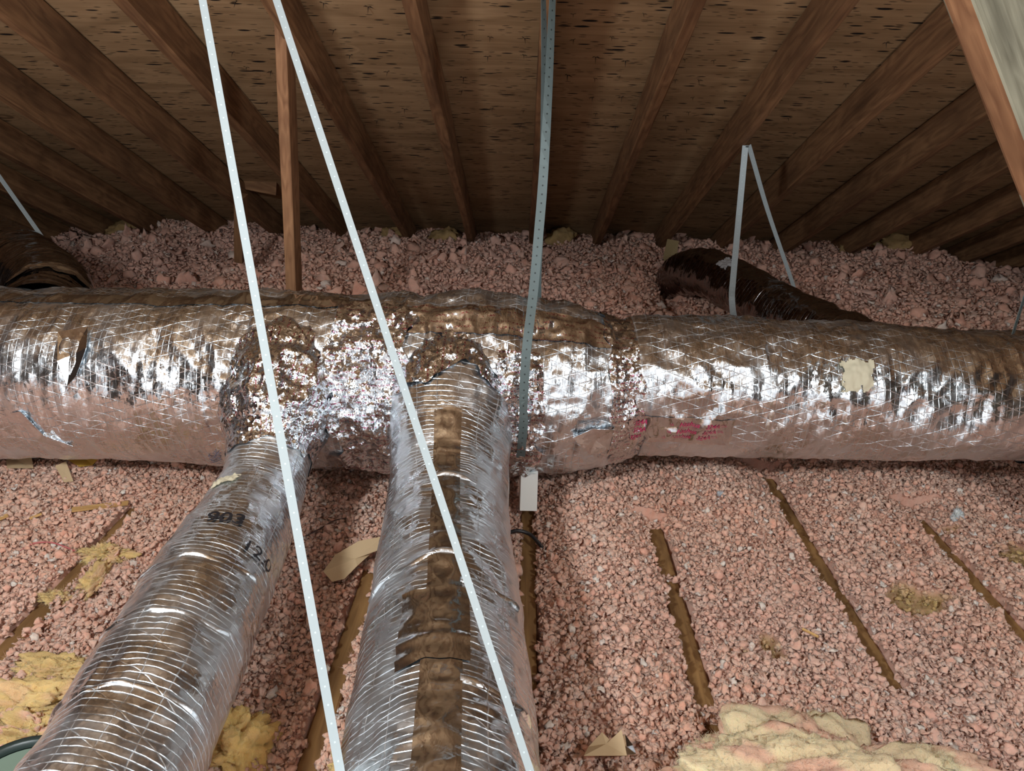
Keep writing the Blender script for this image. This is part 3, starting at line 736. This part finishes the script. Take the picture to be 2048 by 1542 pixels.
# steel strap round the bulge
x0 = .062
st2 = empty('hanger_strap', (.045, 2.0, .30), 'grey perforated steel strap hanging from the centre rafter and looping round the main duct', 'strap')
fp = [(1108, -90, 1.98), (1105, 0, 1.97), (1096, 190, 1.92), (1086, 360, 1.86), (1077, 470, 1.82), (1066, 590, 1.775), (1053, 700, 1.712), (1047, 800, 1.700), (1047, 850, 1.70), (1041, 915, 1.76)]
fpts = [pyy(a, b, c) for a, b, c in fp]
def fine(pts, n):
    P = [Vector(p) for p in pts]; out = []
    Q = [2*P[0]-P[1]]+P+[2*P[-1]-P[-2]]
    for i in range(1, len(Q)-2):
        for k in range(n):
            t = k/n; out.append(.5*((2*Q[i])+(Q[i+1]-Q[i-1])*t+(2*Q[i-1]-5*Q[i]+4*Q[i+1]-Q[i+2])*t*t+(3*Q[i]-Q[i-1]-3*Q[i+1]+Q[i+2])*t**3))
    return out+[P[-1]]
fl_ = fine(fpts, 5); n_ = len(fl_)
wds = [(rt2*math.cos(a)+fw*math.sin(a)) for a in [1.05*(1-sstep(0, .42, i/n_)) + .55*sstep(.72, .8, i/n_)*(1-sstep(.8, .9, i/n_)) for i in range(n_)]]
ribbon('strap_run', fl_, wds, .024, M_steel, st2)['label'] = 'front run passing over the face of the duct'
rp = [pyy(1086, -90, 2.03), pyy(1087, 0, 2.05), pyy(1089, 150, 2.10), pyy(1087, 330, 2.16), pyy(1078, 480, 2.2), pyy(1075, 560, 2.22), pyy(1076, 640, 2.24)]
rf = fine(rp, 5); n_ = len(rf)
ribbon('strap_run', rf, [(rt2*math.cos(a)+fw*math.sin(a)) for a in [1.15*(1-sstep(.1, .8, i/n_)) for i in range(n_)]], .025, M_steel, st2)['label'] = 'rear run passing behind the duct'
# white V strap at the right rear
apx = proof(1493, 290)
st3 = empty('hanger_strap', apx, 'white perforated strap in a narrow V hanging from a rafter at the right rear', 'strap')
ribbon('strap_run', fine([apx+Vector((-.004, 0, -.002)), pyy(1478, 430, 3.0), pyy(1466, 560, 2.90), pyy(1464, 600, 2.84), pyy(1470, 640, 2.86), pyy(1490, 668, 2.95)], 5), rt2, .025, M_strap, st3)['label'] = 'left run'
ribbon('strap_run', fine([apx+Vector((.010, .0, -.002)), pyy(1535, 420, 3.15), pyy(1583, 560, 3.2), pyy(1590, 585, 3.2)], 6), rt2+fw*.5, .021, M_strap, st3)['label'] = 'right run'
bb = link_mesh('nail_head', [Vector((.012*math.cos(a), .012*math.sin(a), z))*.5 for z in (0, -.008) for a in np.linspace(0, 2*PI, 9)[:-1]], [tuple(range(8))[::-1], tuple(range(8, 16))]+[(i, (i+1) % 8, 8+(i+1) % 8, 8+i) for i in range(8)], M_nail, st3, smooth=False); bb.location = (.003, -.002, -.004)
# far left thin strap, far right strap stub
e1 = pyy(118, 522, 2.75); e0 = pyy(0, 355, 2.75); d_ = (e0-e1); 
topL = e1+d_*2.4
st4 = empty('hanger_strap', topL, 'thin strap slanting down at the left edge to the dark flexible duct', 'strap')
ribbon('strap_run', lerp(topL, e1, 8), rt2*.25+fw, .022, M_strap, st4)
e1 = pyy(2026, 668, 1.95); e0 = pyy(2052, 585, 1.95); st5t = e1+(e0-e1)*8
st5 = empty('hanger_strap', st5t, 'grey strap stub touching the main duct at the right edge', 'strap')
ribbon('strap_run', lerp(st5t, e1, 8), rt2*.8+fw*.6, .018, M_steel, st5)

# ------------------------------------------------------------------ post, brace, blocking
pt = pyy(558, 20, 2.42); pb = pyy(583, 640, 2.44); pb2 = pb+(pb-pt)*.55
po = board('wooden_post', pt+Vector((.0, .045, 0)), pb2+Vector((0, .045, 0)), .036, .085, Vector((1, 0, 0)), M_post, n=30)
tag(po, 'slim brown wooden post standing behind the main duct, left of centre', 'post')
# leaning brace at the right
q0 = pyy(1918, 0, 1.30); q1 = pyy(2052, 350, 1.36); dv = (q1-q0)
br = board('leaning_brace', q0-dv*1.3+Vector((.085, .053, 0))+Vector((.012, .0, 0)), q1+dv*2.6+Vector((.085, .053, 0))+Vector((.012, 0, 0)), .20, .042, Vector((.85, .53, 0)), M_grey, n=30)
br.data.materials.append(M_post)
for p_ in br.data.polygons:
    if p_.normal.y < -.8: p_.material_index = 1
tag(br, 'thick leaning timber brace cutting off the upper right corner, brown edge and grey lit face', 'brace')
# short framing in the gap near the post
b1 = board('blocking', pyy(450, 352, 4.05), pyy(555, 372, 4.05), .04, .10, Vector((0, 1, .0)), M_raf, n=6)
tag(b1, 'short brown blocking between two rafters left of the post', 'blocking')
b2 = board('stud', pyy(482, 392, 3.6), pyy(482, 520, 3.65), .04, .09, Vector((1, 0, 0)), M_raf, n=6)
tag(b2, 'short dark stud under a rafter, seen behind the left pale strap', 'stud')

# ------------------------------------------------------------------ small things
def tube(name, pts, r, mat, parent=None, seg=8, n=8, taper=False):
    P = fine(pts, n); v = []; f = []; m = len(P)
    for i, p in enumerate(P):
        t = (P[min(i+1, m-1)]-P[max(i-1, 0)]).normalized(); a = t.orthogonal().normalized(); a = Vector((0, 0, 1)).cross(t); a = a.normalized() if a.length > .01 else t.orthogonal().normalized(); b = t.cross(a)
        rr = r*(1-.8*i/m) if taper else r
        for k in range(seg): an = 2*PI*k/seg; v.append(p+(a*math.cos(an)+b*math.sin(an))*rr)
    for i in range(m-1):
        for k in range(seg): f.append((i*seg+k, i*seg+(k+1) % seg, (i+1)*seg+(k+1) % seg, (i+1)*seg+k))
    f.append(tuple(range(seg))[::-1]); f.append(tuple((m-1)*seg+k for k in range(seg)))
    o = link_mesh(name, v, f, mat, None)
    if parent: adopt(o, parent)
    return o
def gp(px, py, dz=0.): 
    p = pz(px, py, -1.19)
    return Vector((p.x, p.y, max(gsurf(p.x, p.y), -1.21)+.010+dz))
tag(tube('black_cable', [gp(1000, 1078, .0), gp(1030, 1076, .02), gp(1058, 1078, .02), gp(1076, 1092, .008), gp(1092, 1105, -.012)], .0055, M_blk), 'short black cable poking out beside the wide branch duct', 'cable')
tag(tube('dark_twig', [gp(612, 1080), gp(640, 1066, .004), gp(668, 1056, .003), gp(694, 1050)], .0016, M_rust), 'thin dark twig lying on the fill between the branch ducts', 'twig')
tag(tube('red_fibre', [gp(40, 1098), gp(70, 1092, .004), gp(105, 1088, .006), (gp(140, 1096, .006)), gp(168, 1106)], .002, M_pinkw), 'thin reddish fibre strand on the fill at left', 'fibre')
def chip(name, a, b, w, mat, label, cat, th=.004):
    p, q = gp(*a, .006), gp(*b, .006); o = board(name, p, q, w, th, Vector((0, 1, 0)), mat, wear=.001, n=10); return tag(o, label, cat)
chip('wood_splinter', (145, 1026), (257, 1008), .020, M_split, 'pale flat wood splinter on the fill at upper left', 'splinter')
chip('wood_splinter', (-10, 1053), (20, 1044), .016, M_split, 'small pale splinter end at the left edge', 'splinter')
chip('wood_splinter', (60, 1040), (85, 1034), .008, M_split, 'tiny pale splinter between the two larger ones', 'splinter')
chip('wood_splinter', (1700, 1540), (1730, 1520), .004, M_split, 'tiny sliver', 'splinter') if False else None
chip('wood_splinter', (1602, 1270), (1632, 1292), .004, M_split, 'hair-thin sliver on the pink fill by the small yellow spot', 'splinter')
# foam block hanging under the strap
def foam():
    a = pyy(1058, 918, 1.86); b = pyy(1056, 1020, 1.80)
    o = board('foam_block', a, b, .052, .030, Vector((1, 0, 0)), M_white, wear=.004, n=14); return o
fo = foam(); tag(fo, 'white foam block hanging below the main duct by the steel strap', 'foam')
# lumps: generic fluffy pieces
def fluff(name, c, rad, colour, label, cat, seed, rough=.35, sub=5, fold=0., pink=0.):
    iv, iff = ico(sub); s = seed*7.1
    d = 1+rough*vn(iv[:, 0]*1.7+s, iv[:, 1]*1.7, iv[:, 2]*1.7)+rough*.55*vn(iv[:, 0]*4+s, iv[:, 1]*4, iv[:, 2]*4)+rough*.3*vn(iv[:, 0]*11+s, iv[:, 1]*11, iv[:, 2]*11)+rough*.28*vn(iv[:, 0]*24+s, iv[:, 1]*24, iv[:, 2]*24)
    if fold: d = d-fold*np.clip(ridge(iv[:, 0]*2.2+s, iv[:, 1]*2.2, iv[:, 2]*2.2, 5)-.35, 0, 1)
    v = iv*d[:, None]*np.array(rad)
    n1 = (vn(iv[:, 0]*3+s, iv[:, 1]*3, iv[:, 2]*3, 8)*.5+.5)[:, None]
    a = np.array(colour); col = a*(.8+.35*n1)
    pk = sstep(.05, .3, vn(iv[:, 0]*4+s, iv[:, 1]*4, iv[:, 2]*4, 9))[:, None]*pink
    col = col*(1-pk)+np.array((.84, .49, .37))*pk
    q = rng.integers(0, len(v), int(len(v)*(1.3 if sub == 6 else .5))); nn = iv[q]/np.array(rad)*min(rad); nn /= np.linalg.norm(nn, axis=1)[:, None]
    sc = min(.012, max(rad)*.35); V_, F_ = fibres(v[q], nn, sc, .00035, 2 if sub == 6 else 1, .9)
    col = np.concatenate([col, np.repeat(np.clip(col[q]*1.12, 0, 1), 10 if sub == 6 else 5, 0)]); iff = np.concatenate([iff, F_+len(v)]); v = np.concatenate([v, V_])
    o = link_mesh(name, v, iff, M_ins, col=np.clip(col, 0, 1)); o.location = c
    return tag(o, label, cat)
YE = (.76, .54, .24); CR = (.90, .72, .46)
fluff('insulation_batt', (.55, .87, -1.16), (.33, .17, .105), CR, 'large fluffy cream fibreglass batt mound at the bottom right', 'insulation', 5, .26, 6, .30, .8)
def yl(px, py, rx, ry, rz, label, sd, col=YE, pink=.4, ro=.6, name='yellow_insulation'):
    p = gp(px, py, -.004); return fluff(name, p, (rx, ry, rz*1.25), col, label, 'insulation', sd, ro, 5, .3, pink)
yl(205, 1108, .065, .030, .022, 'yellow tuft beside the joist at left, topmost of the tufts there', 11)
yl(190, 1165, .038, .062, .020, 'yellow tuft hanging just below the topmost one at left', 12)
yl(110, 1190, .035, .018, .012, 'small yellow tuft left of the joist at lower left', 13)
yl(70, 1420, .12, .05, .03, 'long ragged yellow batt strip at the left edge, lower corner', 14, pink=.3)
yl(120, 1352, .085, .032, .022, 'ragged yellow strip just above the long one by the narrow branch duct', 15, pink=.2)
yl(60, 1478, .10, .03, .035, 'pink and yellow clump above the dark bucket rim', 16, pink=.9)
yl(470, 1500, .075, .07, .055, 'rolled yellow batt just right of the narrow branch duct at the bottom', 17, (.78, .53, .20), .1, .3)
yl(560, 1540, .06, .03, .03, 'pale yellow scrap at the bottom edge right of the rolled batt', 18, (.78, .53, .20), .1, .4) if False else None
yl(700, 1540, .03, .02, .02, 'small yellow scrap at the bottom edge left of the wide branch duct', 19, YE, .1)
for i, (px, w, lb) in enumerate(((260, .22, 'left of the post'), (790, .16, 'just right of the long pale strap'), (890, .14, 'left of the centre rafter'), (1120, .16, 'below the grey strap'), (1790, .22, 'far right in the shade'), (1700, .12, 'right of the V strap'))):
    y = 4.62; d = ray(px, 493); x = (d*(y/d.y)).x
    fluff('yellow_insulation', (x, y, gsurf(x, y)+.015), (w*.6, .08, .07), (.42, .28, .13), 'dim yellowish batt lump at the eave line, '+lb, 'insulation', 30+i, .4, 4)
yl(1908, 1048, .017, .013, .013, 'white fluff tuft on the pink fill at right', 41, (.85, .87, .84), 0, .6, 'white_tuft')
yl(66, 1326, .013, .010, .010, 'white fluff tuft near the lower left joist', 42, (.85, .85, .82), 0, .5, 'white_tuft')
yl(1436, 1022, .010, .006, .006, 'tiny shiny white scrap on the mound right of the foam block', 43, (.8, .8, .8), 0, .4, 'white_tuft')
# papers
def sheet(name, pix, mat, label, cat, lift=.02):
    pts = [gp(a, b, dz) for a, b, dz in pix]; return tag(fan(name, pts, mat, None, None, .001), label, cat)
sheet('kraft_paper', [(648, 1160, .02), (672, 1130, .035), (720, 1112, .04), (770, 1108, .035), (775, 1118, .03), (745, 1122, .03), (715, 1150, .025), (690, 1168, .02), (665, 1172, .015)], M_kraft, 'curled tan kraft paper scrap between the branch ducts', 'paper')
sheet('kraft_paper', [(1165, 1545, .03), (1175, 1518, .03), (1200, 1508, .05), (1222, 1518, .03), (1238, 1505, .05), (1250, 1545, .02)], M_kraft, 'crumpled kraft paper at the bottom edge right of the wide branch duct', 'paper')
sheet('foil_scrap', [(1232, 1520, .03), (1245, 1508, .045), (1262, 1520, .03), (1268, 1540, .02), (1240, 1545, .02)], M_tape, 'crumpled foil scrap at the bottom edge beside the kraft paper', 'foil')
sheet('yellow_paper', [(125, 925, .02), (200, 925, .02), (215, 940, .02), (190, 952, .01), (165, 958, .01), (140, 945, .015)], M_ykraft, 'yellowed paper just under the main duct at left', 'paper')
sheet('kraft_paper', [(118, 962, .02), (140, 955, .03), (150, 975, .0), (132, 978, 0)], M_kraft, 'small tan paper corner below the yellowed paper', 'paper')
sheet('kraft_paper', [(18, 930, .02), (70, 935, .03), (72, 955, .01), (20, 958, .01)], M_kraft, 'tan paper edge under the main duct near the left edge', 'paper')
p = pyy(1335, 500, 4.0)
tag(fan('tan_flap', [pyy(1335, 478, 4.05), pyy(1358, 482, 4.0), pyy(1352, 520, 3.95), pyy(1338, 548, 3.9), pyy(1326, 515, 4.0)], simple('dim_tan_facing', (.26, .19, .09), .8), None), 'tan facing flap left of the rear flexible duct', 'paper')
# bucket rim, lower left corner
def lathe(name, prof, mat, seg=48):
    v = []; f = []
    for r, z in prof:
        for k in range(seg): v.append((r*math.cos(2*PI*k/seg), r*math.sin(2*PI*k/seg), z))
    for i in range(len(prof)-1):
        for k in range(seg): f.append((i*seg+k, i*seg+(k+1) % seg, (i+1)*seg+(k+1) % seg, (i+1)*seg+k))
    return link_mesh(name, v, f, mat)
bp = pz(22, 1572, -1.10)
bk = empty('bucket', (bp.x, bp.y, -1.24), 'dark green round bucket rim at the lower left corner', 'bucket')
a = lathe('rim', [(.085, .02), (.095, .13), (.100, .135), (.100, .142), (.088, .142), (.086, .13)], M_green); a.parent = bk
a = lathe('lid', [(.0, .125), (.05, .125), (.086, .128)], M_lid); a.parent = bk
